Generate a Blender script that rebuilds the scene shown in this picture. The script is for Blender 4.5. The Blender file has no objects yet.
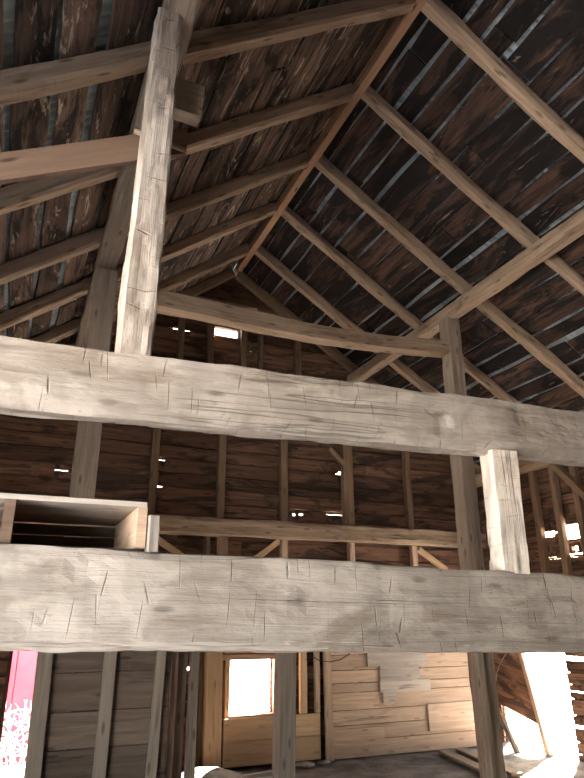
import bpy, math, random
from mathutils import Vector, Matrix, noise

random.seed(7)
C = bpy.context.scene.collection
V = Vector

# ------------------------------------------------------------------ camera
EYE = V((0, 0, 1.6))
F = 630.53
ROT = Matrix(((0.918505, -0.395408, -0.003387), (-0.132905, -0.316731, 0.939158), (0.372423, 0.862154, 0.343643)))
ROT = Matrix([r.normalized() for r in [V(ROT[0]), V(ROT[1]), V(ROT[2])]])


def ray(px, py):
    return ROT.transposed() @ V(((px - 292) / F, -(py - 389) / F, 1.0))


def at(px, py, Y):
    d = ray(px, py)
    return EYE + d * (Y / d.y)


def at_x(px, py, X):
    d = ray(px, py)
    return EYE + d * (X / d.x)


cam_d = bpy.data.cameras.new('camera')
cam = bpy.data.objects.new('camera', cam_d)
C.objects.link(cam)
cam_d.sensor_width = 36
cam_d.lens = F / 778 * 36
cam_d.clip_start = .02
m = Matrix((V(ROT[0]), V(ROT[1]), -V(ROT[2]))).transposed().to_4x4()
m.translation = EYE
cam.matrix_world = m
bpy.context.scene.camera = cam

# ------------------------------------------------------------------ materials


class NT:
    def __init__(self, name):
        self.m = bpy.data.materials.new(name)
        self.m.use_nodes = True
        self.t = self.m.node_tree
        self.b = self.t.nodes['Principled BSDF']

    def n(self, kind, **kw):
        nd = self.t.nodes.new(kind)
        for k, v in kw.items():
            if k.startswith('i_'):
                nd.inputs[k[2:].replace('_', ' ')].default_value = v
            else:
                setattr(nd, k, v)
        return nd

    def l(self, a, b):
        self.t.links.new(a, b)

    def val(self, sock, v):
        if isinstance(v, (int, float)):
            sock.default_value = v
        else:
            self.l(v, sock)

    def math(self, op, a, b=0.0, c=0.0):
        nd = self.n('ShaderNodeMath', operation=op)
        self.val(nd.inputs[0], a)
        self.val(nd.inputs[1], b)
        self.val(nd.inputs[2], c)
        return nd.outputs[0]

    def ss(self, x, lo, hi, a=0.0, b=1.0):
        nd = self.n('ShaderNodeMapRange', interpolation_type='SMOOTHSTEP')
        self.val(nd.inputs['Value'], x)
        nd.inputs['From Min'].default_value = lo
        nd.inputs['From Max'].default_value = hi
        nd.inputs['To Min'].default_value = a
        nd.inputs['To Max'].default_value = b
        return nd.outputs[0]

    def mix(self, f, a, b, mode='MIX'):
        nd = self.n('ShaderNodeMix', data_type='RGBA', blend_type=mode)
        self.val(nd.inputs['Factor'], f)
        for s, v in ((nd.inputs['A'], a), (nd.inputs['B'], b)):
            if isinstance(v, tuple):
                s.default_value = (*v, 1)
            else:
                self.l(v, s)
        return nd.outputs['Result']

    def noise(self, co, sx, sy, detail=4, rough=.55, dist=0.0, seed=0.0):
        mp = self.n('ShaderNodeMapping')
        mp.inputs['Scale'].default_value = (sx, sy, 1)
        mp.inputs['Location'].default_value = (seed * 3.7, seed * 1.9, seed)
        self.l(co, mp.inputs['Vector'])
        nz = self.n('ShaderNodeTexNoise', noise_dimensions='3D')
        nz.inputs['Scale'].default_value = 1
        nz.inputs['Detail'].default_value = detail
        nz.inputs['Roughness'].default_value = rough
        nz.inputs['Distortion'].default_value = dist
        self.l(mp.outputs[0], nz.inputs['Vector'])
        return nz.outputs['Fac']


def wood(name, base, light, dark, stain=(.02, .016, .013), stain_amt=.0, stain_at=.56, pale=None, pale_at=.62,
         cracks=.6, hew=0.0, knots=.6, bump=.35, rough=.85, grain=1.0, sat=.2, facets=0.0):
    """aged wood: UV u runs along the grain in metres, v across it"""
    k = NT(name)
    uv = k.n('ShaderNodeUVMap', uv_map='UVMap').outputs[0]
    broad = k.noise(uv, .9, 3.5, 4, .6, .4, 1)
    streak = k.noise(uv, 1.3, 22, 5, .62, .6, 2)
    fine = k.noise(uv, 5, 120, 3, .6, .2, 3)
    col = k.mix(k.ss(streak, .36, .64), dark, light)
    col = k.mix(k.ss(broad, .3, .7, .25, .85), col, base)
    col = k.mix(k.math('MULTIPLY', k.ss(fine, .5, .7), .35 * grain), col, dark)
    if stain_amt:
        st = k.noise(uv, 1.1, 4.2, 6, .65, 1.2, 5)
        col = k.mix(k.ss(st, stain_at - .07, stain_at + .05, 0, stain_amt), col, stain)
    if pale:
        pl = k.noise(uv, 1.6, 9, 6, .68, 1.5, 8)
        col = k.mix(k.ss(pl, pale_at, pale_at + .07, 0, .85), col, pale)
    hgt = k.math('MULTIPLY', fine, .25)
    hgt = k.math('ADD', hgt, k.math('MULTIPLY', streak, .7))
    if knots:
        mp = k.n('ShaderNodeMapping')
        mp.inputs['Scale'].default_value = (1.7, 6, 1)
        k.l(uv, mp.inputs['Vector'])
        vo = k.n('ShaderNodeTexVoronoi', voronoi_dimensions='2D')
        vo.inputs['Scale'].default_value = 1
        k.l(mp.outputs[0], vo.inputs['Vector'])
        kn = k.ss(k.math('ADD', vo.outputs['Distance'], k.math('MULTIPLY', fine, .06)), .06, .14, knots, 0)
        col = k.mix(kn, col, tuple(c * .45 for c in dark))
    if facets:
        fa = k.noise(uv, 7.5, 1.6, 2, .45, .2, 23)
        fb = k.noise(uv, 2.2, 4.0, 5, .6, .5, 29)
        col = k.mix(k.ss(fa, .38, .66, 0, facets), col, tuple(c * .66 for c in base))
        col = k.mix(k.ss(fb, .47, .62, 0, facets * 1.3), col, tuple(min(1, c * 1.22) for c in light))
        col = k.mix(k.ss(fb, .30, .45, facets * 1.1, 0), col, tuple(c * .85 for c in dark))
        sp = k.noise(uv, 38, 62, 3, .7, 0, 31)
        col = k.mix(k.ss(sp, .62, .72, 0, .45), col, tuple(c * .5 for c in dark))
        hgt = k.math('ADD', hgt, k.math('MULTIPLY', fa, facets * 2.2))
        hgt = k.math('ADD', hgt, k.math('MULTIPLY', sp, .25))
    if cracks:
        cr = k.noise(uv, .16, 6, 4, .55, .1, 11)
        cr = k.math('ABSOLUTE', k.math('SUBTRACT', cr, .5))
        msk = k.ss(k.noise(uv, .7, 2.0, 2, .5, 0, 13), .54, .64)
        cr = k.math('MULTIPLY', k.ss(cr, .002, .009, cracks, 0), msk)
        col = k.mix(cr, col, tuple(c * .22 for c in dark))
        hgt = k.math('SUBTRACT', hgt, k.math('MULTIPLY', cr, .8))
    if hew:
        for q, (sx, sy) in enumerate(((8.5, 3.6), (3.6, 6.5), (6.0, 5.0))):
            mp = k.n('ShaderNodeMapping')
            mp.inputs['Scale'].default_value = (sx, sy, 1)
            mp.inputs['Location'].default_value = (q * 7.3, q * 3.1, 0)
            k.l(uv, mp.inputs['Vector'])
            vo = k.n('ShaderNodeTexVoronoi', voronoi_dimensions='2D')
            vo.inputs['Scale'].default_value = 1
            k.l(mp.outputs[0], vo.inputs['Vector'])
            df = k.n('ShaderNodeVectorMath', operation='SUBTRACT')
            k.l(mp.outputs[0], df.inputs[0])
            k.l(vo.outputs['Position'], df.inputs[1])
            xyz = k.n('ShaderNodeSeparateXYZ')
            k.l(df.outputs[0], xyz.inputs[0])
            rgb = k.n('ShaderNodeSeparateColor')
            k.l(vo.outputs['Color'], rgb.inputs[0])
            sl = k.math('MULTIPLY', k.math('SUBTRACT', rgb.outputs[1], .5), .5)
            dx = k.math('ABSOLUTE', k.math('ADD', xyz.outputs[0], k.math('MULTIPLY', xyz.outputs[1], sl)))
            dx = k.math('ADD', dx, k.math('MULTIPLY', k.math('SUBTRACT', fine, .5), .05))
            st = k.math('MULTIPLY', k.ss(dx, .002, .024, hew, 0), k.ss(k.math('ABSOLUTE', xyz.outputs[1]), .06, .30, 1, 0))
            st = k.math('MULTIPLY', st, k.ss(rgb.outputs[0], .35, .95))
            col = k.mix(k.math('MULTIPLY', st, .55), col, tuple(c * .4 for c in dark))
            hgt = k.math('SUBTRACT', hgt, k.math('MULTIPLY', st, .7))
    at_ = k.n('ShaderNodeAttribute', attribute_name='tint')
    hs = k.n('ShaderNodeHueSaturation')
    k.l(col, hs.inputs['Color'])
    k.l(at_.outputs['Fac'], hs.inputs['Value'])
    k.l(hs.outputs[0], k.b.inputs['Base Color'])
    k.b.inputs['Roughness'].default_value = rough
    k.b.inputs['Specular IOR Level'].default_value = sat
    bp = k.n('ShaderNodeBump')
    bp.inputs['Strength'].default_value = bump
    bp.inputs['Distance'].default_value = .012
    k.l(hgt, bp.inputs['Height'])
    k.l(bp.outputs[0], k.b.inputs['Normal'])
    return k.m


M = {}
M['hewn'] = wood('hewn_pale_wood', (.455, .39, .33), (.53, .465, .40), (.33, .27, .22), stain=(.25, .185, .135), stain_amt=.6, stain_at=.57,
                 pale=(.60, .54, .47), pale_at=.60, cracks=.5, hew=.8, knots=.7, bump=.7, grain=.5, facets=.42)
M['timber'] = wood('brown_timber', (.42, .305, .21), (.53, .395, .28), (.24, .165, .108), stain=(.12, .08, .055), stain_amt=.5, stain_at=.6,
                   cracks=.7, hew=.4, knots=.7, bump=.5)
M['post'] = wood('grey_brown_post', (.30, .24, .185), (.39, .32, .25), (.2, .15, .11), cracks=.7, hew=.4, knots=.7, bump=.5)
M['roof'] = wood('stained_roof_boards', (.07, .040, .029), (.15, .085, .06), (.027, .018, .015), stain=(.014, .012, .012), stain_amt=.95, stain_at=.50,
                 pale=(.40, .31, .23), pale_at=.635, cracks=.5, knots=.7, bump=.5)
M['roof_l'] = wood('streaked_roof_boards', (.125, .08, .058), (.26, .175, .13), (.04, .027, .022), stain=(.016, .013, .012), stain_amt=.9, stain_at=.56,
                   pale=(.52, .42, .33), pale_at=.575, cracks=.6, knots=.7, bump=.5)
M['gable'] = wood('red_brown_wall_boards', (.17, .092, .058), (.26, .15, .095), (.07, .037, .026), stain=(.03, .022, .018), stain_amt=.8, stain_at=.555,
                  pale=(.36, .24, .16), pale_at=.67, cracks=.6, knots=.6, bump=.5)
M['stud'] = wood('brown_studs', (.25, .165, .105), (.33, .225, .15), (.15, .095, .06), cracks=.6, knots=.6, bump=.4)
M['tan'] = wood('tan_boards', (.56, .40, .285), (.66, .50, .37), (.40, .27, .185), stain=(.3, .2, .14), stain_amt=.4, stain_at=.62, cracks=.6, knots=.5, bump=.4)
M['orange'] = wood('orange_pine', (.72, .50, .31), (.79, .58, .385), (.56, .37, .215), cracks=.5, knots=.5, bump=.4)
M['grey'] = wood('silvered_boards', (.40, .345, .295), (.50, .44, .385), (.27, .225, .185), cracks=.6, knots=.5, bump=.4)
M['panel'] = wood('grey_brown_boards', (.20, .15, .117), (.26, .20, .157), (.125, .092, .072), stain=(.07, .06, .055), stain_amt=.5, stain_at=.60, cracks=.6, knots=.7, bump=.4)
M['batten'] = wood('grey_battens', (.29, .245, .20), (.36, .305, .25), (.20, .165, .13), cracks=.6, knots=.7, bump=.4)
M['plank'] = wood('smooth_brown_plank', (.20, .13, .09), (.25, .165, .115), (.14, .085, .06), pale=(.30, .24, .20), pale_at=.66, cracks=.3, knots=.9, bump=.25)
M['ridge'] = wood('reddish_ridge_board', (.40, .235, .14), (.48, .30, .19), (.26, .14, .08), cracks=.4, knots=1.0, bump=.3)


def metal_mat():
    k = NT('galvanized_sheet')
    uv = k.n('ShaderNodeUVMap', uv_map='UVMap').outputs[0]
    a = k.noise(uv, 2, 2, 5, .6, 0, 1)
    col = k.mix(k.ss(a, .35, .65), (.25, .305, .325), (.40, .455, .475))
    k.l(col, k.b.inputs['Base Color'])
    k.b.inputs['Roughness'].default_value = .6
    k.b.inputs['Metallic'].default_value = .15
    return k.m


def simple(name, col, rough=.8, n1=None, sc=3.0, bump=0.0, dark=None):
    k = NT(name)
    tc = k.n('ShaderNodeTexCoord').outputs['Object']
    nz = k.n('ShaderNodeTexNoise')
    nz.inputs['Scale'].default_value = sc
    nz.inputs['Detail'].default_value = 7
    nz.inputs['Roughness'].default_value = .65
    k.l(tc, nz.inputs['Vector'])
    d = dark or tuple(c * .6 for c in col)
    c = k.mix(k.ss(nz.outputs['Fac'], .35, .65), d, col)
    k.l(c, k.b.inputs['Base Color'])
    k.b.inputs['Roughness'].default_value = rough
    if bump:
        n2 = k.n('ShaderNodeTexNoise')
        n2.inputs['Scale'].default_value = sc * 9
        n2.inputs['Detail'].default_value = 6
        k.l(tc, n2.inputs['Vector'])
        bp = k.n('ShaderNodeBump')
        bp.inputs['Strength'].default_value = bump
        bp.inputs['Distance'].default_value = .03
        k.l(n2.outputs['Fac'], bp.inputs['Height'])
        k.l(bp.outputs[0], k.b.inputs['Normal'])
    return k.m


M['metal'] = metal_mat()
M['dirt'] = simple('dusty_dirt_floor', (.30, .27, .25), .95, sc=2.5, bump=.9, dark=(.11, .10, .095))
def floor_mat():
    k = NT('dirt_and_bounce_floor')
    tc = k.n('ShaderNodeTexCoord').outputs['Object']
    def nz(sc, d=6):
        q = k.n('ShaderNodeTexNoise')
        q.inputs['Scale'].default_value = sc
        q.inputs['Detail'].default_value = d
        q.inputs['Roughness'].default_value = .65
        k.l(tc, q.inputs['Vector'])
        return q.outputs['Fac']
    sp = k.n('ShaderNodeSeparateXYZ')
    k.l(tc, sp.inputs[0])
    dirt = k.mix(k.ss(nz(2.5), .35, .65), (.085, .078, .074), (.21, .19, .178))
    straw = k.mix(k.ss(nz(14), .35, .65), (.42, .35, .25), (.58, .50, .38))  # pale near floor, unseen, added to bounce light up to beams and roof
    yy = k.math('ADD', sp.outputs[1], k.math('MULTIPLY', nz(1.2), 1.5))
    col = k.mix(k.ss(yy, 3.2, 4.6), straw, dirt)
    k.l(col, k.b.inputs['Base Color'])
    k.b.inputs['Roughness'].default_value = .95
    bp = k.n('ShaderNodeBump')
    bp.inputs['Strength'].default_value = .9
    bp.inputs['Distance'].default_value = .03
    k.l(nz(22), bp.inputs['Height'])
    k.l(bp.outputs[0], k.b.inputs['Normal'])
    return k.m


M['floor'] = floor_mat()
M['snow'] = simple('snow', (.86, .87, .9), .8, sc=1.0, dark=(.8, .82, .86))
M['redpaint'] = simple('red_barn_paint', (.56, .055, .085), .7, sc=4, dark=(.48, .04, .07))
M['twig'] = simple('frosted_twigs', (.85, .83, .82), .8, sc=8, dark=(.6, .55, .52))
M['stone'] = simple('pale_stone', (.42, .39, .36), .9, sc=9, bump=.4)
M['wire'] = simple('dark_cable', (.05, .04, .035), .6, sc=9)
M['straw'] = simple('pale_straw_twine', (.55, .45, .3), .8, sc=9)
M['iron'] = simple('rusty_iron', (.10, .07, .055), .7, sc=20)

# ------------------------------------------------------------------ mesh building


class MB:
    def __init__(self):
        self.v, self.f, self.uv, self.t = [], [], [], []

    def quad(self, pts, uvs, tint=1.0):
        i = len(self.v)
        self.v += pts
        self.f.append(tuple(range(i, i + len(pts))))
        self.uv.append(uvs)
        self.t.append(tint)

    def board(self, o, ax, ay, az, tint=None, warp=0.0, segs=1):
        """box with corner o and edge vectors ax (grain), ay (width), az (thickness)"""
        t = tint if tint is not None else random.uniform(.72, 1.22)
        L, W, T = ax.length, ay.length, az.length
        u0, v0 = random.uniform(0, 90), random.uniform(0, 90)
        rings = []
        sd = random.uniform(0, 100)
        for k in range(segs + 1):
            q = k / segs
            w = warp * noise.noise(V((q * L * 1.3, sd, 0)))
            w2 = warp * noise.noise(V((q * L * 1.3, sd, 9)))
            b = o + ax * q
            wy = ay.normalized()
            base = len(self.v)
            self.v += [b + wy * w, b + ay + wy * w2, b + ay + az + wy * w2, b + az + wy * w]
            rings.append((base, q * L))
        vv = [0, W, W + T, 2 * W + T, 2 * W + 2 * T]
        for (a, ua), (b, ub) in zip(rings, rings[1:]):
            for s in range(4):
                s2 = (s + 1) % 4
                self.f.append((a + s, b + s, b + s2, a + s2))
                self.uv.append([(u0 + ua, v0 + vv[s]), (u0 + ub, v0 + vv[s]), (u0 + ub, v0 + vv[s + 1]), (u0 + ua, v0 + vv[s + 1])])
                self.t.append(t)
        a = rings[0][0]
        b = rings[-1][0]
        e = [(u0, v0), (u0 + .02, v0 + W), (u0 + .02 + T * .3, v0 + W), (u0 + T * .3, v0)]
        self.f.append((a, a + 1, a + 2, a + 3)); self.uv.append(e); self.t.append(t)
        self.f.append((b + 3, b + 2, b + 1, b)); self.uv.append(e); self.t.append(t)

    def box(self, x0, x1, y0, y1, z0, z1, grain='x', **kw):
        E = {'x': V((x1 - x0, 0, 0)), 'y': V((0, y1 - y0, 0)), 'z': V((0, 0, z1 - z0))}
        o = V((x0, y0, z0))
        order = {'x': ('x', 'y', 'z'), 'y': ('y', 'z', 'x'), 'z': ('z', 'x', 'y')}[grain]
        self.board(o, E[order[0]], E[order[1]], E[order[2]], **kw)

    def build(self, name, mat, parent=None, smooth=False, origin=None):
        org = origin if origin is not None else V((0, 0, 0))
        me = bpy.data.meshes.new(name)
        me.from_pydata([tuple(p - org) for p in self.v], [], self.f)
        ul = me.uv_layers.new(name='UVMap')
        k = 0
        for uvs in self.uv:
            for q in uvs:
                ul.data[k].uv = q
                k += 1
        ca = me.attributes.new('tint', 'FLOAT', 'FACE')
        ca.data.foreach_set('value', self.t)
        me.materials.append(mat)
        if smooth:
            me.polygons.foreach_set('use_smooth', [True] * len(me.polygons))
        me.update()
        import bmesh
        bm = bmesh.new()
        bm.from_mesh(me)
        bmesh.ops.recalc_face_normals(bm, faces=bm.faces)
        bm.to_mesh(me)
        bm.free()
        ob = bpy.data.objects.new(name, me)
        C.objects.link(ob)
        if parent:
            ob.parent = parent
            ob.location = org - Vector(parent.get('_loc', (0, 0, 0)))
        else:
            ob.location = org
        return ob


def tag(o, label, cat, group=None, kind='thing'):
    o['label'] = label
    o['category'] = cat
    o['kind'] = kind
    if group:
        o['group'] = group
    return o


def struct(o):
    o['kind'] = 'structure'
    return o


def empty(name, loc):
    o = bpy.data.objects.new(name, None)
    o.empty_display_size = .1
    C.objects.link(o)
    o.location = loc
    o['_loc'] = tuple(loc)
    return o


def timber(name, p0, p1, w, h, mat, up=V((0, 0, 1)), w1=None, h1=None, segs=None, per=2, amp=.006, chip=0.0, chamfer=.12, bow=None,
           tint=1.0, parent=None, hewstep=0.0, scale=1.0, wane=None):
    """squared timber from p0 to p1: w across, h along 'up'; edges chamfered, faces uneven"""
    p0, p1 = V(p0), V(p1)
    d = p1 - p0
    L = d.length
    x = d / L
    z = (up - x * up.dot(x)).normalized()
    y = z.cross(x)
    w1 = w1 or w
    h1 = h1 or h
    segs = segs or max(4, int(L / .16))
    sd = random.uniform(0, 500)
    u0, v0 = random.uniform(0, 90), random.uniform(0, 90)
    # unit profile, 'per' subdivisions on each face
    c = chamfer
    corners = [(-1 + c, -1), (1 - c, -1), (1, -1 + c), (1, 1 - c), (1 - c, 1), (-1 + c, 1), (-1, 1 - c), (-1, -1 + c)]
    if wane:                                  # lower front arris left broad and slanting
        corners[7], corners[0] = (-1, -1 + wane[1]), (-1 + wane[0], -1)
    prof = []
    for i in range(8):
        a, b = corners[i], corners[(i + 1) % 8]
        n = per if i % 2 == 0 else (4 if wane and i == 7 else 1)
        for k in range(n):
            prof.append((a[0] + (b[0] - a[0]) * k / n, a[1] + (b[1] - a[1]) * k / n))
    N = len(prof)
    mb = MB()
    for i in range(segs + 1):
        q = i / segs
        ww, hh = (w + (w1 - w) * q) / 2, (h + (h1 - h) * q) / 2
        off = bow(q) if bow else V((0, 0, 0))
        u = q * L
        for (a, b) in prof:
            nz = noise.noise(V((u * 1.6, a * 1.1 + sd, b * 1.1))) * amp
            nz += noise.noise(V((u * 7, a * 3 + sd, b * 3 + 40))) * amp * .45
            if hewstep:
                cell = math.floor(u / .11 + 1.7 * noise.noise(V((u * 2, sd, a + b))))
                fr = (u / .11) % 1.0
                nz += hewstep * (noise.cell(V((cell + sd, round(a * 1.6), round(b * 1.6)))) - .5)
            if chip and abs(a) > .8 and abs(b) > .8:
                nz -= chip * max(0, noise.noise(V((u * 3.1, a * 5 + sd, b * 5 + 7))) + .15)
            py, pz = a * ww, b * hh
            rr = math.hypot(py, pz) or 1
            mb.v.append(p0 + x * u + off + y * (py + py / rr * nz) + z * (pz + pz / rr * nz))
    per_len = [0]
    for k in range(N):
        a, b = prof[k], prof[(k + 1) % N]
        per_len.append(per_len[-1] + math.hypot((a[0] - b[0]) * w / 2, (a[1] - b[1]) * h / 2))
    for i in range(segs):
        for k in range(N):
            k2 = (k + 1) % N
            mb.f.append((i * N + k, (i + 1) * N + k, (i + 1) * N + k2, i * N + k2))
            ua, ub = u0 + i / segs * L * scale, u0 + (i + 1) / segs * L * scale
            mb.uv.append([(ua, v0 + per_len[k]), (ub, v0 + per_len[k]), (ub, v0 + per_len[k + 1]), (ua, v0 + per_len[k + 1])])
            mb.t.append(tint)
    for base, rev in ((0, False), (segs * N, True)):
        ix = [base + k for k in range(N)]
        if rev:
            ix.reverse()
        mb.f.append(tuple(ix))
        mb.uv.append([(u0 + prof[(i - base)][0] * w * .15, v0 + prof[(i - base)][1] * h / 2) for i in ix])
        mb.t.append(tint * .8)
    ob = mb.build(name, mat, parent, origin=(p0 if parent is None else None))
    return ob


def tube(name, pts, r, mat, parent=None, sides=6, r1=None, mb=None):
    own = mb is None
    mb = mb or MB()
    n = len(pts)
    base0 = len(mb.v)
    prev = None
    for i, p in enumerate(pts):
        t = (pts[min(i + 1, n - 1)] - pts[max(i - 1, 0)]).normalized()
        a = t.cross(V((0, 0, 1)))
        if a.length < .05:
            a = t.cross(V((1, 0, 0)))
        a.normalize()
        b = t.cross(a)
        rr = r + ((r1 if r1 is not None else r) - r) * i / (n - 1)
        for k in range(sides):
            an = 2 * math.pi * k / sides
            mb.v.append(p + (a * math.cos(an) + b * math.sin(an)) * rr)
    for i in range(n - 1):
        for k in range(sides):
            k2 = (k + 1) % sides
            A = base0 + i * sides
            B = A + sides
            mb.f.append((A + k, B + k, B + k2, A + k2))
            mb.uv.append([(i * .1, k / sides), (i * .1 + .1, k / sides), (i * .1 + .1, (k + 1) / sides), (i * .1, (k + 1) / sides)])
            mb.t.append(1.0)
    mb.f.append(tuple(base0 + k for k in range(sides))); mb.uv.append([(0, 0)] * sides); mb.t.append(1.)
    e = base0 + (n - 1) * sides
    mb.f.append(tuple(e + k for k in reversed(range(sides)))); mb.uv.append([(0, 0)] * sides); mb.t.append(1.)
    if own:
        return mb.build(name, mat, parent, smooth=True, origin=(pts[0] if parent is None else None))


# ------------------------------------------------------------------ main dimensions (metres)
XR, ZR = 2.47, 6.44           # ridge
SR, SL = .645, .76            # slopes of the two sides
XW, XL = 6.62, -1.9           # inside of the right and left walls
YG = 7.95                     # inside of the gable wall
YN = -3.6                     # near end of the barn
YB = 2.53                     # front face of the near bent
YM = 5.5                      # middle bent


def roof_z(x):
    return ZR - (SR * (x - XR) if x > XR else SL * (XR - x))


# ------------------------------------------------------------------ roof: boards under corrugated sheet
def roof_side(name, sign, slope, smax, mat, gapfun):
    c = math.cos(math.atan(slope))
    down = V((sign * c, 0, -slope * c))
    nrm = V((sign * slope * c, 0, c))
    P0 = V((XR, 0, ZR))
    mb = MB()
    s = -.045
    while s < smax:
        wd = random.uniform(.17, .30)
        y = YN - .3
        while y < YG + .2:
            ln = random.uniform(2.2, 4.5)
            y1 = min(y + ln, YG + .3)
            n0 = .068 + random.uniform(0, .008)
            o = P0 + down * (s + random.uniform(0, .012)) + nrm * n0 + V((0, y, 0))
            ww = wd - random.uniform(0, .022)
            mb.board(o, V((0, y1 - y - random.uniform(.003, .02), 0)), down * ww, nrm * .022, warp=.03, segs=14,
                     tint=random.uniform(.5, 1.4))
            y = y1
        s += wd + gapfun(s)
    ob = struct(mb.build(name, mat))
    # corrugated sheet above, ribs running down the slope
    ms = MB()
    ny = int((YG + .45 - YN + .4) / .0125)
    for i in range(ny + 1):
        yy = YN - .4 + i * .0125
        hh = .116 + .012 * math.sin(2 * math.pi * yy / .075)
        for ss in (-.09 if sign > 0 else -.05, smax + .25):
            ms.v.append(P0 + down * ss + nrm * hh + V((0, yy, 0)))
    for i in range(ny):
        a = 2 * i
        ms.f.append((a, a + 1, a + 3, a + 2))
        ms.uv.append([(0, i * .0125), (smax, i * .0125), (smax, i * .0125 + .0125), (0, i * .0125 + .0125)])
        ms.t.append(1.)
    sh = ms.build('metal_sheet', M['metal'], ob, smooth=True)
    return ob


roof_side('ceiling_right', 1, SR, 5.2, M['roof'], lambda s: random.choice([.002, .004, .016, .022, .008]) if s < 1.8 else random.choice([.006, .035, .05, .012, .04]))
roof_side('ceiling_left', -1, SL, 5.6, M['roof_l'], lambda s: random.choice([.006, .012, .02, .03]) if s < 1.9 else random.choice([.012, .05, .07, .03]))

# ------------------------------------------------------------------ rafters
RY = [3.04, 4.08, 5.14, 6.10, 7.08]
NTH = ['nearest', 'second', 'third', 'fourth', 'fifth']
RW = [.125, .115, .105, .11, .10]
for i, y in enumerate(RY):
    j = lambda a: random.uniform(-a, a)
    cR = math.cos(math.atan(SR))
    timber('roof_rafter', (XR + .04, y + j(.02), ZR - .02), (6.85, y + j(.04), ZR - SR * (6.85 - XR)), RW[i], .135, M['timber'], amp=.016,
           chamfer=.42 if i in (0, 1, 3) else .25, per=3, tint=1.08 + j(.1), chip=.01, bow=lambda q: V((0, .03 * math.sin(q * 5), .012 * math.sin(q * 4))))
    o = bpy.context.scene.collection.objects[-1]
    tag(o, f'{NTH[i]} brown rafter on the dark right roof slope, counted towards the gable', 'rafter', 'rafters on the right slope')
    timber('roof_rafter', (XR - .04, y + j(.02) + .03, ZR - .02), (-2.05, y + j(.04) - .06, ZR - SL * (XR + 2.05)), RW[i] * 1.05, .14, M['timber'],
           amp=.014, chamfer=.3, per=3, tint=.95 + j(.1), chip=.01, bow=lambda q: V((0, .025 * math.sin(q * 4 + 1), .012 * math.sin(q * 5))))
    o = bpy.context.scene.collection.objects[-1]
    tag(o, f'{NTH[i]} brown rafter on the streaked left roof slope, counted towards the gable', 'rafter', 'rafters on the left slope')
for sgn, s, xe, side in ((1, SR, 6.85, 'right'), (-1, SL, -2.05, 'left')):
    o = timber('gable_rafter', (XR + sgn * .04, YG - .12, ZR - .03), (xe, YG - .12, ZR - s * abs(xe - XR)), .10, .13, M['stud'], amp=.012, chamfer=.2,
               per=2, tint=.8)
    tag(o, f'dark rafter against the gable boards under the {side} roof slope', 'rafter', 'gable end rafters')

# ridge board, purlins
o = timber('ridge_board', (XR, -1.0, ZR - .02), (XR, 7.62, ZR - .04), .085, .14, M['ridge'], amp=.004, chamfer=.08, tint=1.05)
tag(o, 'long reddish ridge board with knots running below the roof peak', 'ridge board')
o = timber('roof_purlin', (4.42, -1.2, 5.03), (4.42, YG - .02, 5.04), .16, .155, M['timber'], amp=.014, chamfer=.16, chip=.02, per=3, tint=1.02,
           bow=lambda q: V((0, 0, .02 * math.sin(q * 6))))
tag(o, 'heavy squared purlin crossing under the rafters of the right roof slope', 'purlin', 'purlins')
o = timber('roof_purlin', (.45, -1.2, 4.755), (.45, YG - .02, 4.755), .18, .16, M['post'], amp=.014, chamfer=.16, chip=.02, per=3, tint=.85)
tag(o, 'dark purlin under the left roof slope behind the pale hewn post', 'purlin', 'purlins')

# ------------------------------------------------------------------ near bent
A = V((at(0, 335, YB).x, YB, 1.6 + .919))
B = V((at(584, 410, YB).x, YB, 1.6 + .989))
d = (B - A).normalized()
UB0 = A - d * 1.72
UB1 = B + d * (6.6 - B.x)
hL, hR = .270, .315
bt = .165


def sh(p):
    return V((p.x, YB + bt / 2, p.z))


o = timber('tie_beam', sh(UB0), sh(UB1), bt, hL, M['hewn'], h1=hR, w1=bt, wane=(.75, .38), tint=.94, segs=190, per=10, amp=.007, chip=.014, chamfer=.04,
           hewstep=.004)
UPB = o
tag(o, 'upper of the two massive pale hewn beams crossing in front, with a long crack', 'beam', 'near hewn beams')
A2 = at(0, 595, YB)
B2 = at(584, 613.5, YB)
d2 = (B2 - A2).normalized()
L0 = A2 - d2 * 1.86
L1 = B2 + d2 * (6.6 - B2.x)
o = timber('tie_beam', V((L0.x, YB + .16, L0.z)), V((L1.x, YB + .16, L1.z)), .32, .352, M['hewn'], h1=.40, segs=190, per=11, amp=.008, chip=.016,
           chamfer=.035, hewstep=.004, tint=.94)
LOB = o
tag(o, 'lower of the two massive pale hewn beams crossing in front, carrying the crate', 'beam', 'near hewn beams')


LOB['_loc'] = tuple(LOB.location)
ea, eb = at(-5, 645, YB), at(392, 645.5, YB)
for nm_ in ('rough_edge',):
    re_ = timber(nm_, V((ea.x, YB + .006, ea.z - .004)), V((eb.x, YB + .006, eb.z - .003)), .013, .020, M['grey'], segs=300, per=2, amp=.026, chamfer=.3, tint=1.2, parent=LOB)
    re_['label'] = 'rough splintered silver lower edge'


def low_top(x):
    q = (x - L0.x) / (L1.x - L0.x)
    return L0.z + (L1.z - L0.z) * q + (.352 + .048 * q) / 2


def up_top(x):
    q = (x - UB0.x) / (UB1.x - UB0.x)
    return UB0.z + (UB1.z - UB0.z) * q + (hL + (hR - hL) * q) / 2


def up_bot(x):
    q = (x - UB0.x) / (UB1.x - UB0.x)
    return UB0.z + (UB1.z - UB0.z) * q - (hL + (hR - hL) * q) / 2


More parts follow.
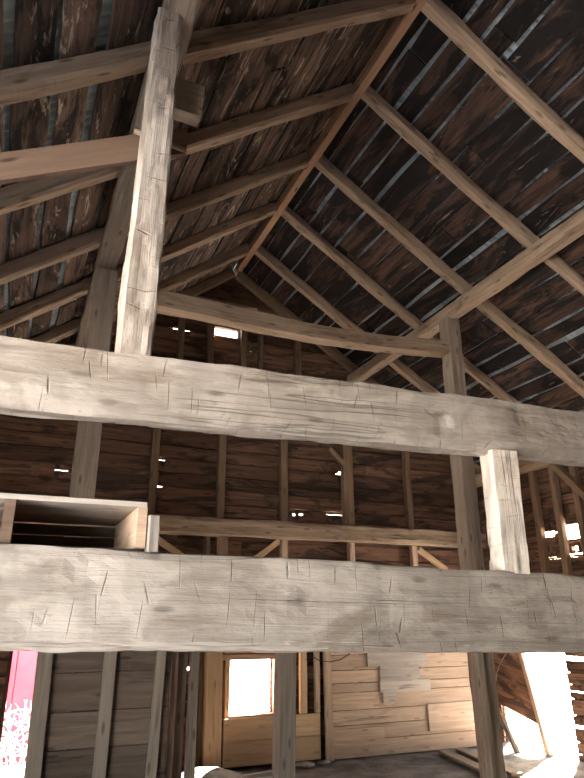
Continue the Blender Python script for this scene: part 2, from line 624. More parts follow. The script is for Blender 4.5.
# near post on the upper beam
xb = at(136, 350, YB).x
xt = at(172, 4, YB).x
np_ = empty('hewn_post', (xb, YB + .08, up_top(xb)))
tag(np_, 'pale hewn post with axe marks standing on the upper beam', 'post')
timber('shaft', (xb, YB + .08, up_top(xb) - .012), (xt, YB + .08, 4.68), .15, .15, M['hewn'], up=V((0, 1, 0)), w1=.14, segs=70, per=6, amp=.010,
       chip=.012, chamfer=.13, hewstep=.003, tint=1.0, parent=np_)
tube('peg', [V((xt - .115, YB + .12, 3.925)), V((xt + .155, YB + .13, 3.90))], .014, M['timber'], parent=np_, sides=8)
# short stub and plank behind the post top
o = timber('wooden_stub', (.43, YB + .25, 4.34), (at(203, 72, YB + .25).x, YB + .25, 4.33), .10, .22, M['post'], amp=.008, chamfer=.08, tint=1.15)
tag(o, 'short sawn timber stub sticking out behind the top of the hewn post', 'timber stub')
pa, pb = at(-60, 174, YB + .19), at(187, 142, YB + .19)
mb = MB()
mb.board(pa - V((0, 0, .09)), pb - pa + V((0, 0, .02)), V((0, 0, .165)), V((0, .035, 0)), tint=1.05, warp=.006, segs=14)
o = mb.build('nailed_plank', M['plank'], origin=pa)
tag(o, 'smooth brown plank nailed aslant behind the pale hewn post', 'plank')

# pale post between the two beams
x0 = at(499, 455, YB).x
x1 = at(511, 568, YB).x
o = timber('short_post', (at(520, 568, YB).x, YB + .075, low_top(x1) - .012), (at(508, 455, YB).x, YB + .075, up_bot(x0) + .012), .15, .14, M['hewn'], up=V((0.17, 1, 0)),
           segs=40, per=4, amp=.008, chip=.012, chamfer=.05, hewstep=.003, tint=1.6)
tag(o, 'short bright square post standing between the two hewn beams', 'post')

# ------------------------------------------------------------------ crate and block on the lower beam
cx1 = at(147, 520, YB + .05).x
zb = low_top(0.2) - .012
ct = at(70, 503, YB + .05).z
cr = empty('wooden_crate', (0, YB + .30, zb))
tag(cr, 'open grey wooden crate lying on the left end of the lower beam', 'crate')
cy0, cy1 = YB + .04, YB + .66
cx0 = -.62
hgt = ct - zb + .02
mb = MB()
for k in range(5):
    yy = cy0 + k * (cy1 - cy0) / 5
    mb.box(cx0, cx1 - .005, yy, yy + (cy1 - cy0) / 5 - .004, zb + hgt - .02, zb + hgt, 'x', tint=random.uniform(1, 1.3))
mb.build('top_panel', M['grey'], cr)
mb = MB()
for k in range(5):
    yy = cy0 + k * (cy1 - cy0) / 5
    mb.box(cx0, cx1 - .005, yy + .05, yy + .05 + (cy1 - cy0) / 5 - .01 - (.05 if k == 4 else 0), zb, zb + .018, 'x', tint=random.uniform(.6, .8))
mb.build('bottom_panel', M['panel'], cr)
for xx, tt in ((cx1 - .04, 1.15), (at(8, 520, YB).x - .02, .9), (cx0, .9)):
    mb = MB()
    mb.box(xx, xx + .038, cy0, cy1, zb + .018, zb + hgt - .02, 'y', tint=tt)
    mb.build('side_board', M['tan'] if tt > 1 else M['plank'], cr)
mb = MB()
for k in range(3):
    zz = zb + .018 + k * (hgt - .04) / 3
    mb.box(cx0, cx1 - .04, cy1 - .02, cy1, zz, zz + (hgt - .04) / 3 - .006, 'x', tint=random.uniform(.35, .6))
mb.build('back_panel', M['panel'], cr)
o = timber('wood_block', (at(151, 549, YB + .06).x, YB + .06, low_top(.4) - .006), (at(153, 517, YB + .06).x, YB + .06, at(153, 517, YB + .06).z), .045, .09, M['grey'],
           up=V((0, 1, 0)), amp=.004, chamfer=.2, tint=.8, segs=8)
tag(o, 'small silver grey upright block beside the crate on the lower beam', 'wood block')

# ------------------------------------------------------------------ middle bent
ptop = 4.96
o = timber('tall_post', (.455, YM, 0), (.47, YM, 4.68), .19, .19, M['post'], up=V((0, 1, 0)), amp=.010, chamfer=.1, per=3, segs=40, tint=1.0)
tag(o, 'tall dark grey post carrying the left purlin, behind the crate', 'post', 'middle posts')
o = timber('tall_post', (4.41, YM, 0), (4.42, YM, 4.95), .19, .18, M['post'], up=V((0, 1, 0)), amp=.012, chamfer=.14, per=3, segs=40, tint=1.15, chip=.01)
tag(o, 'tall grey brown post carrying the right purlin, end of the curved collar beam', 'post', 'middle posts')
c0, c1 = at(112, 293, YM), at(447, 349.5, YM)
o = timber('collar_beam', (.55, YM, c0.z + .01), (4.36, YM, c1.z - .01), .17, .18, M['timber'], h1=.15, amp=.010, chamfer=.08, per=3, segs=40, tint=.95, chip=.012,
           bow=lambda q: V((0, 0, -.07 * math.sin(math.pi * q) + .015 * math.sin(7 * q))))
tag(o, 'sagging collar beam spanning between the two tall middle posts', 'collar beam')
o = timber('loft_beam', (.55, YM, 1.78), (4.40, YM, 1.78), .16, .2, M['post'], amp=.008, chamfer=.1)
tag(o, 'grey beam joining the two tall posts, mostly behind the lower hewn beam', 'beam')
cp = at(284, 700, YM)
o = timber('square_post', (cp.x - .01, YM, 0), (cp.x + .02, YM, 1.69), .15, .14, M['batten'], up=V((0, 1, 0)), amp=.006, chamfer=.05, segs=24, tint=1.0)
tag(o, 'grey square post standing under the lower beam beside the bright window', 'post')

# boarded partition in front of the left post
pn = empty('board_partition', (.8, 5.28, 0))
tag(pn, 'grey brown board partition with upright battens under the lower beam', 'partition')
px0, px1 = at(46, 700, 5.3).x, at(160, 700, 5.3).x
mb = MB()
zz = .0
for i, hh in enumerate([.17, .30, .27, .24, .26, .24, .24]):
    mb.box(px0 - .03, px1 + .06, 5.28, 5.31, zz + .004, zz + hh - .004, 'x', warp=.006, segs=6, tint=[1.15, 1.0, .72, 1.15, 1.0, 1.0, 1.1][i] if i != 1 else .95)
    zz += hh
mb.build('boards', M['panel'], pn)
for (xa, ya), (xc, yc), w_ in (((45.5, 650), (33, 772), .105), ((111, 650), (99, 772), .088), ((161.5, 650), (151, 772), .07)):
    a, b = at(xc, yc, 5.24), at(xa, ya, 5.24)
    dd = (b - a) / (b.z - a.z)
    lo, hi = a - dd * a.z, a + dd * (1.72 - a.z)
    timber('batten', lo, hi, w_, .05, M['batten'], up=V((0, 1, 0)), amp=.004, chamfer=.06, segs=14, tint=1.15, parent=pn)
tie = [V((px0 + .02, 5.22, .0))]
lx = at(170, 700, 5.45).x
o = timber('upright_lath', (at(168, 772, 5.4).x, 5.4, 0), (at(174.5, 650, 5.4).x, 5.4, 1.69), .035, .03, M['batten'], up=V((0, 1, 0)), amp=.006, segs=20, tint=1.1)
tag(o, 'thin split lath standing beside the right edge of the board partition', 'lath')
for (xa, xc, w_, wh) in ((183, 175, .075, 'grey stud beside the thin lath under the lower beam'), (194.5, 189.5, .07, 'grey stud between the lath and the orange post, lit against orange boards')):
    o = timber('wall_stud', (at(xc, 772, 5.6).x, 5.6, 0), (at(xa, 650, 5.6).x, 5.6, 1.69), w_, .08, M['batten'], up=V((0, 1, 0)), amp=.005, segs=16, tint=.95)
    tag(o, wh, 'stud', 'free standing studs')

# ------------------------------------------------------------------ gable wall
def clip_rows(mb, plane, a0, a1, rows, holes, thick, lims=None, warp=.014, tints=(.5, 1.5), seglen=(3.2, 6)):
    """horizontal boards, an inner skin with open joints over an outer skin; plane(a, z, t) -> point, a along the wall; holes = (a0, a1, z0, z1)"""
    hs_ = []
    for h in holes:                                   # ragged edges on the small holes and slits
        if h[3] - h[2] < .14:
            n = max(1, int((h[1] - h[0]) / .045))
            for q in range(n):
                u0, u1 = h[0] + (h[1] - h[0]) * q / n, h[0] + (h[1] - h[0]) * (q + 1) / n
                dz = (h[3] - h[2]) * .32
                hs_.append((u0, u1, h[2] + random.uniform(0, .6) * dz, h[3] - random.uniform(0, .6) * dz))
        else:
            hs_.append(h)
    outer = [rows[0]] + [(p + q) / 2 for p, q in zip(rows, rows[1:])] + [rows[-1]]  # unseen second skin, added behind the open joints to block light
    for layer, rws in ((0, rows), (1, outer)):
        joint = .008 if layer == 0 else -.004
        for z0, z1 in zip(rws, rws[1:]):
            zm = (z0 + z1) / 2
            lo, hi = lims(zm) if lims else (a0, a1)
            if hi - lo < .1:
                continue
            hl = []
            for h in hs_:
                grow = .02 * layer if h[3] - h[2] < .14 else 0
                hl.append((h[0] - grow, h[1] + grow, h[2] - grow, h[3] + grow))
            near = [h for h in hl if h[2] < z1 + .001 and h[3] > z0 - .001]
            cuts = sorted({lo, hi} | {c for h in near for c in (h[0], h[1]) if lo < c < hi})
            tl = [lo]
            while tl[-1] < hi:
                tl.append(tl[-1] + random.uniform(*seglen))
            tv = [random.uniform(*tints) for _ in tl]
            off = [random.uniform(0, .012) for _ in tl]
            cuts = sorted(set(cuts) | {c for c in tl if lo < c < hi})
            for ca, cb in zip(cuts, cuts[1:]):
                if cb - ca < .002:
                    continue
                mid = (ca + cb) / 2
                spans = [(z0 + joint, z1 - joint)]
                for h in near:
                    if not (h[0] <= mid <= h[1]):
                        continue
                    ns = []
                    for s0, s1 in spans:
                        if h[2] > s0 + .002:
                            ns.append((s0, min(s1, h[2])))
                        if h[3] < s1 - .002:
                            ns.append((max(s0, h[3]), s1))
                    spans = ns
                ki = sum(1 for c in tl if c <= mid) - 1
                for s0, s1 in spans:
                    o = plane(ca, s0, off[ki] + layer * .05)
                    ax = plane(cb, s0, 0) - plane(ca, s0, 0)
                    az = plane(ca, s0, thick) - plane(ca, s0, 0)
                    full = s1 - s0 > .1 and cb - ca > .5 and layer == 0
                    mb.board(o, ax, V((0, 0, s1 - s0)) - az * (.3 if layer == 0 else 0), az, tint=tv[ki], warp=warp if full else 0,
                             segs=max(1, int((cb - ca) / .22)) if full else 1)


def rowset(z0, z1, lo=.13, hi=.20):
    r = [z0]
    while r[-1] < z1 - .1:
        r.append(min(z1, r[-1] + random.uniform(lo, hi)))
    return r


def hole(px0, py0, px1, py1, Y=YG):
    a, b = at(px0, py0, Y), at(px1, py1, Y)
    return (min(a.x, b.x), max(a.x, b.x), min(a.z, b.z), max(a.z, b.z))


W1 = hole(212, 325.5, 238.5, 339)
W2 = hole(228, 660, 272, 712)
DOOR = (at(9, 680, YG).x, .80, -.1, 2.0)
small = [hole(226, 302.5, 229.5, 305.5), hole(157.5, 459, 165, 461), hole(156, 486.3, 162, 488), hole(292.5, 513, 296, 516.5), hole(299, 513, 303.5, 516.5),
         hole(326, 514, 344, 516), hole(338.5, 471, 342, 473.5), hole(55, 469, 68, 471.5), hole(32, 464, 40, 465.2), hole(252, 321, 254, 323), hole(211, 337.5, 214, 341),
         hole(250.5, 350.5, 252.5, 352.5), hole(407, 519, 411, 521), hole(349, 551, 352, 555), hole(186, 667, 191, 669), hole(196, 667, 200, 669), hole(173.5, 329, 190, 329.9)]
holes = [W1, W2, DOOR] + small


def gable_lims(z):
    lo = XR - (ZR + .07 - z) / SL
    hi = XR + (ZR + .07 - z) / SR
    return max(lo, XL - .05), min(hi, XW + .12)


mb = MB()
clip_rows(mb, lambda a, z, t: V((a, YG + t, z)), XL, XW, rowset(-.08, 6.5), holes, .03, gable_lims)
struct(mb.build('wall_far', M['gable']))
mb = MB()
mb.box(DOOR[0] - .035, DOOR[0] + .004, YG - .02, YG + .10, -.01, 2.0, 'z', tint=.5)
mb.box(DOOR[1] - .004, DOOR[1] + .035, YG - .02, YG + .10, -.01, 2.0, 'z', tint=.5)
struct(mb.build('trim_1', M['gable']))

# gable girt, studs and braces
g0, g1 = at(0, 520, YG - .2), at(462, 540.5, YG - .2)
o = timber('gable_girt', (XL, YG - .13, 2.695), (6.5, YG - .13, 2.71), .20, .215, M['timber'], amp=.016, chip=.03, chamfer=.14, per=4, segs=60, tint=.95)
tag(o, 'heavy hewn girt running across the gable wall above the lit studs', 'girt')


def stud(px, py0, py1, w_, z0, z1, label, mat='stud', cat='stud', group='studs of the gable wall', tint=.9, dep=.09):
    a = at(px, (py0 + py1) / 2, YG - .06)
    o = timber('wall_stud', (a.x, YG - .055, z0), (a.x, YG - .055, z1), w_, dep, M[mat], up=V((0, 1, 0)), amp=.005, chamfer=.05, segs=20, tint=tint)
    return tag(o, label, cat, group)


GZ = at(300, 408, YG - .06).z
o = timber('gable_girt', (XR - (ZR - GZ - .22) / SL, YG - .055, GZ), (XR + (ZR - GZ - .22) / SR, YG - .055, GZ), .09, .12, M['stud'], amp=.006, chamfer=.06, segs=30, tint=.8)
tag(o, 'thin dark upper girt of the gable, mostly behind the upper hewn beam', 'girt')
up_studs = [(154, 435, 500, .10, 'first'), (221, 435, 519, .095, 'second'), (283.5, 442, 520, .10, 'third'), (347.5, 452, 524, .155, 'fourth, widest'), (408, 456, 529, .095, 'fifth')]
def under_roof(px):
    x = at(px, 480, YG - .06).x
    return min(roof_z(x) - .1, 9)
for px, a, b, w_, nm in up_studs:
    x = at(px, (a + b) / 2, YG - .06).x
    zt = GZ - .07
    stud(px, a, b, w_, 2.80, min(zt, roof_z(x) - .12), f'{nm} upright stud from the left above the gable girt', group='gable studs above the girt', tint=1.0 if px == 347.5 else .85)
for px, nm in ((180.5, 'leftmost dark gable stud above the upper beam'), (210.5, 'dark stud left of the small bright gable opening'), (243.5, 'dark stud right of the small bright gable opening'),
               (260.5, 'second dark stud right of the small bright gable opening'), (297.5, 'rightmost dark gable stud above the upper beam')):
    x = at(px, 345, YG - .06).x
    o = timber('gable_stud', (x, YG - .055, GZ + .06), (x, YG - .055, min(roof_z(x) - .2, 5.83)), .085 if px != 260.5 else .06, .09, M['stud'], up=V((0, 1, 0)), amp=.005, chamfer=.05, segs=16, tint=.75)
    tag(o, nm, 'stud', 'gable studs above the upper beam')
ca, cb = at(187, 289, YG - .06), at(257, 297, YG - .06)
o = timber('gable_tie', (ca.x, YG - .05, 5.90), (cb.x, YG - .05, 5.88), .05, .12, M['timber'], amp=.006, chamfer=.06, segs=12, tint=.8)
tag(o, 'short reddish tie board near the gable peak below the ridge board end', 'tie board')
ba, bb = at(329, 449, YG - .15), at(344, 464, YG - .15)
o = timber('knee_brace', (ba.x, YG - .15, ba.z), (bb.x, YG - .15, bb.z - .02), .05, .07, M['stud'], amp=.004, segs=6, tint=1.1)
tag(o, 'small knee brace meeting the widest gable stud below the upper beam', 'brace')
low_studs = [(221.5, .15, 'wide stud right below the girt at the left', 'stud'), (284, .085, 'thin pale stud below the girt near its middle', 'tan'), (351, .08, 'pale stud below the girt with a speck of daylight', 'tan'),
             (413.5, .085, 'pale stud below the girt at the right', 'tan')]
for px, w_, lb, mt in low_studs:
    x = at(px, 552, YG - .06).x
    o = timber('wall_stud', (x, YG - .055, 0 if px > 300 else 1.35), (x, YG - .055, 2.592), w_, .09, M[mt], up=V((0, 1, 0)), amp=.004, chamfer=.05, segs=10, tint=1.0)
    tag(o, lb, 'stud', 'gable studs below the girt')
for (a, b, nm) in (((154, 537), (190, 562), 'slanting brace under the girt beside the grey block'), ((279, 541), (245, 567), 'slanting brace under the girt left of its middle'), ((418, 549), (446, 570), 'slanting brace under the right end of the girt')):
    p, q = at(*a, YG - .06), at(*b, YG - .06)
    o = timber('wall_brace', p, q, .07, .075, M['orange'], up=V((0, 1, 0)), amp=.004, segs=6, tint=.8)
    tag(o, nm, 'brace', 'gable braces below the girt')

# ------------------------------------------------------------------ lower gable: pale boards, window bay, orange post
xa, xb2 = at(331, 700, YG - .12).x, at(484, 700, YG - .12).x
mb = MB()
rows = [.0, .19, .36, .53, .73, .84, .99, 1.17, 1.36, 1.55]
for z0, z1 in zip(rows, rows[1:]):
    cut = xa + (xb2 - xa) * random.uniform(.35, .7)
    for a, b in (((xa, cut), (cut + .004, xb2)) if random.random() < .55 else ((xa, xb2),)):
        mb.box(a, b, YG - .14, YG - .115, z0 + .004, z1 - .004, 'x', warp=.008, segs=8, tint=random.uniform(.8, 1.12))
lin = mb.build('board_lining', M['tan'])
tag(lin, 'pale pinkish board lining on the lower gable wall right of the window', 'board lining')


def patch(p0, p1, lb, mat, tint=1.0, Y=YG - .163):
    a, b = at(*p0, Y), at(*p1, Y)
    mb = MB()
    mb.box(min(a.x, b.x), max(a.x, b.x), Y, Y + .022, min(a.z, b.z), max(a.z, b.z), 'x', tint=tint, warp=.004, segs=4)
    o = mb.build('patch_board', M[mat])
    return tag(o, lb, 'board', 'patch boards on the lining')


patch((367, 650), (427, 664.5), 'longest grey patch board, highest on the pale lining', 'grey')
patch((380, 665.5), (420, 680.5), 'short grey patch board between two others on the lining', 'grey', .95)
patch((380, 681), (431, 690), 'thin pale grey patch board below the two grey ones', 'grey', 1.3)
patch((331, 730.5), (385, 743), 'low tan patch board nailed near the floor at the left', 'tan', 1.05)
patch((428, 704), (481, 727), 'wide golden tan patch board at the right end of the lining', 'tan', 1.12)
patch((383, 691), (397, 702), 'small square pale patch on the lining below the grey boards', 'grey', 1.15)

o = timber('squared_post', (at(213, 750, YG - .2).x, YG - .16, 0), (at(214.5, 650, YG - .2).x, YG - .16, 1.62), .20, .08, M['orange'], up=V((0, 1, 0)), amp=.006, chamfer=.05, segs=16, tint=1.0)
tag(o, 'wide orange plank post lit by sun left of the bright window', 'post')
# window frame
wf = empty('window_frame', ((W2[0] + W2[1]) / 2, YG - .06, W2[2]))
tag(wf, 'rough tan wooden frame around the bright lower window', 'window frame')
for nm, bx in (('head', (W2[0] - .12, W2[1] + .12, W2[3], W2[3] + .06, 'x')), ('jamb', (W2[0] - .055, W2[0], W2[2] - .05, W2[3], 'z')), ('jamb', (W2[1], W2[1] + .055, W2[2] - .05, W2[3], 'z')),
               ('sill', (W2[0] - .12, W2[1] + .12, W2[2] - .05, W2[2] - .0, 'x'))):
    mb = MB()
    y0_ = YG - .10 if nm != 'sill' else YG - .13
    if nm == 'sill':
        mb.box(W2[0], W2[1], y0_, YG - .005, bx[2], bx[3], bx[4], tint=1.0)
    else:
        mb.box(bx[0], bx[1], y0_, YG - .005, bx[2], bx[3], bx[4], tint=.9)
    mb.build(nm, M['tan'] if nm != 'jamb' else M['orange'], wf)
xw0, xw1 = at(222, 740, YG - .2).x, at(322, 740, YG - .2).x
for nm, za, zb_, t, lb in (('wide_board', .285, .52, 1.0, 'wide orange tan board under the bright window, sunlit along its upper edge'), ('wide_board', .03, .28, .8, 'lowest wide tan board under the bright window at the floor'),):
    mb = MB()
    mb.box(xw0 + .03, xw1, YG - .16, YG - .125, za, zb_, 'x', tint=t, warp=.01, segs=8)
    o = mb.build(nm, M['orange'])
    tag(o, lb, 'board', 'wide boards under the window')
mb = MB()
mb.box(xw0 + .03, W2[1] + .12, YG - .125, YG - .105, 1.22, 1.45, 'x', tint=.75)
o = mb.build('header_board', M['orange'])
tag(o, 'orange header board above the bright lower window', 'board')
for px, w_, mt, lb in ((303, .09, 'orange', 'orange stud right of the grey square post'), (317, .06, 'tan', 'thin tan stud right of the orange stud'), (326, .10, 'tan', 'tan stud at the left edge of the pale lining')):
    a = at(px - 1, 680, YG - .12)
    dy = .03 if px == 326 else 0
    o = timber('wall_stud', (a.x + (.02 if px == 326 else 0), YG - .145 - dy, 0.0 if px == 326 else .53), (a.x, YG - .145 - dy, 1.5), w_, .04 if px == 326 else .06, M[mt], up=V((0, 1, 0)), amp=.004, segs=12, tint=.95)
    tag(o, lb, 'stud', 'studs beside the lower window')
# gable studs left of the orange post
for px, lb in ((201, 'dark stud close to the left side of the orange post'),):
    a = at(px, 700, YG - .07)
    o = timber('wall_stud', (a.x, YG - .06, 0), (a.x, YG - .06, 2.59), .07, .09, M['stud'], up=V((0, 1, 0)), amp=.004, segs=12, tint=.8)
    tag(o, lb, 'stud')
# hanging cable near the lining top
pts = [at(px, py, YG - .2) for px, py in ((306, 660), (312, 656.5), (320, 661), (330, 662), (340, 660), (348, 655), (353, 647), (354, 640))]
tag(tube('hanging_cable', pts, .006, M['wire']), 'thin dark cable looping beside the grey square post under the beam', 'cable')

# ------------------------------------------------------------------ right wall
def xhole(px0, py0, px1, py1):
    a, b = at_x(px0, py0, XW), at_x(px1, py1, XW)
    return (min(a.y, b.y), max(a.y, b.y), min(a.z, b.z), max(a.z, b.z))


OPEN = (6.62, YG - .02, -.1, 1.74)
rh = [OPEN, xhole(540, 532.5, 555, 537), xhole(558, 526, 581, 538), xhole(484, 566, 507, 563), xhole(543, 558.5, 556, 556.5), xhole(565, 556, 584, 552), xhole(571, 546, 578, 551), xhole(556, 659, 584, 657),
      xhole(583, 530, 590, 540), (5.2, 5.9, .95, 1.0), (5.6, 6.62, .34, .38), (5.9, 6.62, .74, .76)]
mb = MB()
clip_rows(mb, lambda a, z, t: V((XW + t, a, z)), YN, YG + .06, rowset(-.08, 3.78), rh, .03)
struct(mb.build('wall_right', M['gable']))
o = timber('wall_plate', (XW - .12, YN, 3.62), (XW - .12, YG - .05, 3.62), .16, .15, M['timber'], amp=.01, chamfer=.1, tint=1.15)
tag(o, 'brown wall plate along the top of the right wall', 'wall plate')
o = timber('opening_header', (XW - .06, 6.4, 1.68), (XW - .06, YG - .05, 1.68), .10, .12, M['stud'], amp=.006, chamfer=.06)
tag(o, 'header timber over the bright opening of the right wall, behind the lower beam', 'header')
for (t_, b_, nm) in (((531, 476), (543, 570), 'left stud of the right wall behind the short bright post'), ((551, 471), (565, 570), 'middle stud of the right wall beside the large light gap'), ((577, 494), (586, 570), 'stud of the right wall close to the picture edge')):
    y_ = (at_x(*t_, XW - .1).y + at_x(*b_, XW - .1).y) / 2
    o = timber('side_stud', (XW - .06, y_, 1.74), (XW - .06, y_, 3.58), .09, .085, M['stud'], up=V((1, 0, 0)), amp=.006, segs=14, tint=1.05)
    tag(o, nm, 'stud', 'studs of the right wall')
p, q = at_x(553, 464, XW - .17), at_x(600, 510, XW - .17)
o = timber('side_brace', p, q, .08, .10, M['stud'], up=V((1, 0, 0)), amp=.006, segs=10, tint=1.1)
tag(o, 'slanting brace dropping from the wall plate at the right edge', 'brace')
# sagging boards beside the opening, and the timber they hang on
sg = empty('sagging_board_panel', (XW - .05, 7.5, .4))
tag(sg, 'sagging red brown board panel on the right wall beside the bright opening', 'board panel')
mb = MB()
for k in range(7):
    zt = 1.78 - k * .195
    y_near = 7.43 - (1.78 - zt) * .21
    a = V((XW - .03, 7.93, zt - .14))
    b = V((XW - .03, y_near, zt - .14 - .235 * (7.93 - y_near)))
    mb.board(a, b - a, V((0, 0, .202)), V((.025, 0, 0)), tint=random.uniform(1.5, 2.3), warp=.012, segs=4)  # tint raised to paint in the glare from the opening
mb.build('boards', M['gable'], sg)
p, q = at_x(520, 646, XW - .06), at_x(554, 770, XW - .06)
timber('edge_timber', p + (p - q) * .12, q, .07, .09, M['tan'], up=V((1, 0, 0)), amp=.008, segs=14, tint=1.0, parent=sg)
o = timber('leaning_pole', (at(491, 760, YM - .12).x, YM - .12, 0), (at(478, 650, YM - .12).x, YM - .12, 1.66), .085, .085, M['post'], amp=.012, chamfer=.5, per=2, segs=16, tint=1.2)
tag(o, 'rough round pole leaning on the right tall post under the beam', 'pole')
p, q = at_x(501, 716, XW - .35), at_x(530, 782, XW - .35)
o = timber('leaning_rail', p, q, .05, .06, M['post'], amp=.004, segs=10, tint=.6)
tag(o, 'dark rail sloping down in front of the bright opening at the right', 'rail')
p0 = at(468, 650, 6.6)
tag(tube('dangling_cord', [at(467.5, 648, 6.6), at(470, 680, 6.6), at(475, 715, 6.6), at(481, 738, 6.6), at(490, 752, 6.6)], .008, M['wire']), 'dark cord hanging in front of the lining beside the right tall post', 'cord')
tag(tube('loose_straw', [at(508, 650, 5.3), at(501, 662, 5.3), at(497, 672, 5.3), at(496, 681, 5.3)], .004, M['straw']), 'pale straw strand dangling from the beam beside the right tall post', 'straw')

# ------------------------------------------------------------------ left wall and near end, with their big doorways
mb = MB()
clip_rows(mb, lambda a, z, t: V((XL - t, a, z)), YN, YG, rowset(0, 3.2), [(-.8, 2.32, -.1, 3.05)], .03)
struct(mb.build('wall_left', M['gable']))


def near_lims(z):
    return gable_lims(z)


mb = MB()
clip_rows(mb, lambda a, z, t: V((a, YN - t, z)), XL, XW, rowset(0, 6.5), [], .03, near_lims)
struct(mb.build('wall_near', M['gable']))

# ------------------------------------------------------------------ floor and outdoors
def ground(name, x0, x1, y0, y1, z, nx, ny, amp, mat, f=1.5):
    mb = MB()
    for j_ in range(ny + 1):
        for i_ in range(nx + 1):
            x, y = x0 + (x1 - x0) * i_ / nx, y0 + (y1 - y0) * j_ / ny
            mb.v.append(V((x, y, z + amp * noise.noise(V((x * f, y * f, 3))) + amp * .5 * noise.noise(V((x * f * 3, y * f * 3, 9))))))
    for j_ in range(ny):
        for i_ in range(nx):
            a = j_ * (nx + 1) + i_
            mb.f.append((a, a + 1, a + nx + 2, a + nx + 1))
            mb.uv.append([(0, 0)] * 4)
            mb.t.append(1.)
    return struct(mb.build(name, mat, smooth=True))


ground('floor', XL - .12, XW + .12, YN - .1, YG + .12, -.012, 90, 120, .018, M['floor'], 2.2)
ground('ground_outside', -70, 80, -60, 90, -.42, 60, 60, .05, M['snow'], .3)
# mound of dirt by the window
mb = MB()
mc = V((2.12, 7.3, 0))
nr, na = 10, 36
for i_ in range(nr + 1):
    r = i_ / nr
    for k in range(na):
        a = 2 * math.pi * k / na
        rx, ry = .62, .42
        hz = .17 * (1 - r * r) ** 1.2 if r < 1 else 0
        p = V((mc.x + rx * r * math.cos(a), mc.y + ry * r * math.sin(a), -.02 + hz))
        p.z += .03 * noise.noise(p * 5) * (1 - r * .7)
        mb.v.append(p)
for i_ in range(nr):
    for k in range(na):
        a, b = i_ * na + k, i_ * na + (k + 1) % na
        mb.f.append((a, a + na, b + na, b)); mb.uv.append([(0, 0)] * 4); mb.t.append(1.)
tag(mb.build('dirt_pile', M['dirt'], smooth=True, origin=mc), 'low pile of grey dirt with a sun patch below the orange post', 'dirt pile')
# broken frame and loose planks on the floor
fr = empty('broken_frame', (3.0, 7.3, 0))
tag(fr, 'small broken grey wooden frame lying on the floor below the window', 'wooden frame')
for a, b in (((2.5, 7.25, .03), (3.05, 7.35, .03)), ((3.03, 7.33, .03), (3.02, 7.02, .03)), ((2.52, 7.05, .03), (3.0, 7.1, .03))):
    timber('frame_piece', a, b, .05, .05, M['grey'], amp=.002, segs=5, tint=1.1, parent=fr)
for i, (a, b, w_, lb) in enumerate((((5.35, 7.6, .025), (5.05, 6.2, .025), .14, 'left of two dark planks lying on the floor by the tall post'), ((5.62, 7.6, .025), (5.30, 6.2, .025), .13, 'right of two dark planks lying on the floor by the tall post'))):
    o = timber('floor_plank', a, b, w_, .035, M['post'], amp=.003, segs=8, tint=.75)
    tag(o, lb, 'plank', 'planks on the floor')
for k, (x, y, s, lb) in enumerate(((3.45, 7.62, .13, 'flat pale stone on the floor right of the square post'), (3.72, 7.68, .09, 'small grey stone close to the pale lining foot'))):
    mb = MB()
    n1, n2 = 6, 12
    for i_ in range(n1 + 1):
        ph = math.pi * i_ / n1
        for q_ in range(n2):
            a = 2 * math.pi * q_ / n2
            p = V((math.sin(ph) * math.cos(a), math.sin(ph) * math.sin(a) * .7, math.cos(ph) * .22))
            p *= 1 + .25 * noise.noise(p * 1.7 + V((k * 9, 0, 0)))
            mb.v.append(V((x, y, s * .16)) + p * s)
    for i_ in range(n1):
        for q_ in range(n2):
            a, b = i_ * n2 + q_, i_ * n2 + (q_ + 1) % n2
            mb.f.append((a, a + n2, b + n2, b)); mb.uv.append([(0, 0)] * 4); mb.t.append(1.)
    tag(mb.build('floor_stone', M['stone'], origin=V((x, y, 0))), lb, 'stone', 'stones on the floor')

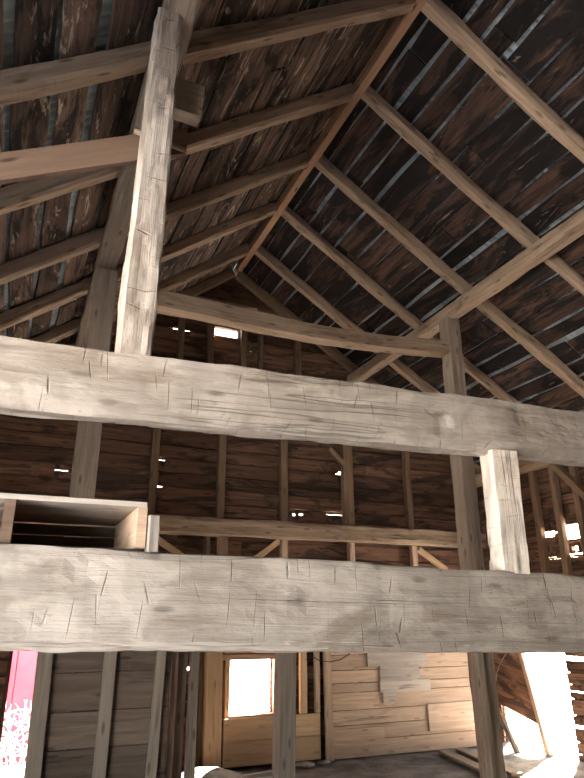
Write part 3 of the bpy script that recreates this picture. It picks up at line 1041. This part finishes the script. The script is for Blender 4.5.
# red building beyond the left doorway, brush in front of it
rb = empty('red_barn', (-1, 11.6, -.42))
tag(rb, 'red painted barn standing outside beyond the doorway', 'building')
mb = MB()
for k in range(29):
    x = -6 + k * .3
    mb.box(x, x + .285, 11.6, 11.65, -.45, 2.9, 'z', tint=random.uniform(.95, 1.05))
mb.box(-6, 2.68, 11.65, 17, -.45, 2.9, 'x', tint=1)
mb.build('walls', M['redpaint'], rb)
mb = MB()
for ya, yb_ in ((11.2, 14.3), (17.4, 14.3)):
    mb.board(V((-6.4, ya, 2.85)), V((9.5, 0, 0)), V((0, yb_ - ya, 1.9)), V((0, 0, .12)), tint=1)
mb.build('roof', M['snow'], rb)
mb = MB()
for k in range(70):
    p = V((random.uniform(-.5, 1.6), random.uniform(9.3, 10.5), -.45))
    dirv = V((random.uniform(-.5, .5), random.uniform(-.3, .3), 1)).normalized()
    pts = [p]
    for s in range(7):
        dirv = (dirv + V((random.uniform(-.35, .35), random.uniform(-.3, .3), random.uniform(-.35, .12)))).normalized()
        pts.append(pts[-1] + dirv * random.uniform(.10, .2))
    tube('', pts, .014, None, mb=mb, sides=4, r1=.005)
    for br in range(3):
        q = pts[random.randint(2, 6)]
        dv = V((random.uniform(-1, 1), random.uniform(-.5, .5), random.uniform(-.2, .8))).normalized()
        tube('', [q, q + dv * .15, q + dv * .3 + V((0, 0, random.uniform(-.15, .1)))], .008, None, mb=mb, sides=4, r1=.004)
tag(mb.build('frosted_brush', M['twig'], origin=V((.6, 10.3, -.45))), 'tangled white frosted brush outside in front of the red barn', 'brush', kind='stuff')

# ------------------------------------------------------------------ light: overcast-bright winter sky and low sun
W = bpy.data.worlds.new('world')
bpy.context.scene.world = W
W.use_nodes = True
nt = W.node_tree
sky = nt.nodes.new('ShaderNodeTexSky')
sky.sky_type = 'NISHITA'
sky.sun_disc = False
sky.sun_elevation = math.radians(25)
sky.sun_rotation = math.radians(50)
sky.dust_density = 4
sky.air_density = 1.2
mixn = nt.nodes.new('ShaderNodeMix')
mixn.data_type = 'RGBA'
mixn.inputs['Factor'].default_value = .75
nt.links.new(sky.outputs[0], mixn.inputs['A'])
mixn.inputs['B'].default_value = (.76, .71, .65, 1)
bg = nt.nodes['Background']
nt.links.new(mixn.outputs['Result'], bg.inputs['Color'])
bg.inputs['Strength'].default_value = .95

sd = bpy.data.lights.new('sun', 'SUN')
sd.energy = 30
sd.angle = math.radians(.6)
sd.color = (1, .9, .76)
so = bpy.data.objects.new('sun', sd)
C.objects.link(so)
so.rotation_euler = V((-.66, -.55, -.56)).to_track_quat('-Z', 'Y').to_euler()
so.location = (12, 16, 10)


def portal(loc, rot, sx, sy):
    pd = bpy.data.lights.new('doorway_portal', 'AREA')
    pd.shape = 'RECTANGLE'
    pd.size, pd.size_y = sx, sy
    pd.cycles.is_portal = True
    po = bpy.data.objects.new('doorway_portal', pd)
    C.objects.link(po)
    po.location = loc
    po.rotation_euler = rot


portal((XL - .1, .76, 1.52), (0, -math.pi / 2, 0), 3.05, 3.12)

sc = bpy.context.scene
sc.view_settings.view_transform = 'Standard'
sc.view_settings.look = 'None'
sc.view_settings.gamma = 1
sc.view_settings.exposure = 2.7
sc.cycles.max_bounces = 10
sc.cycles.diffuse_bounces = 6
for ob in sc.objects:
    if '_loc' in ob:
        del ob['_loc']
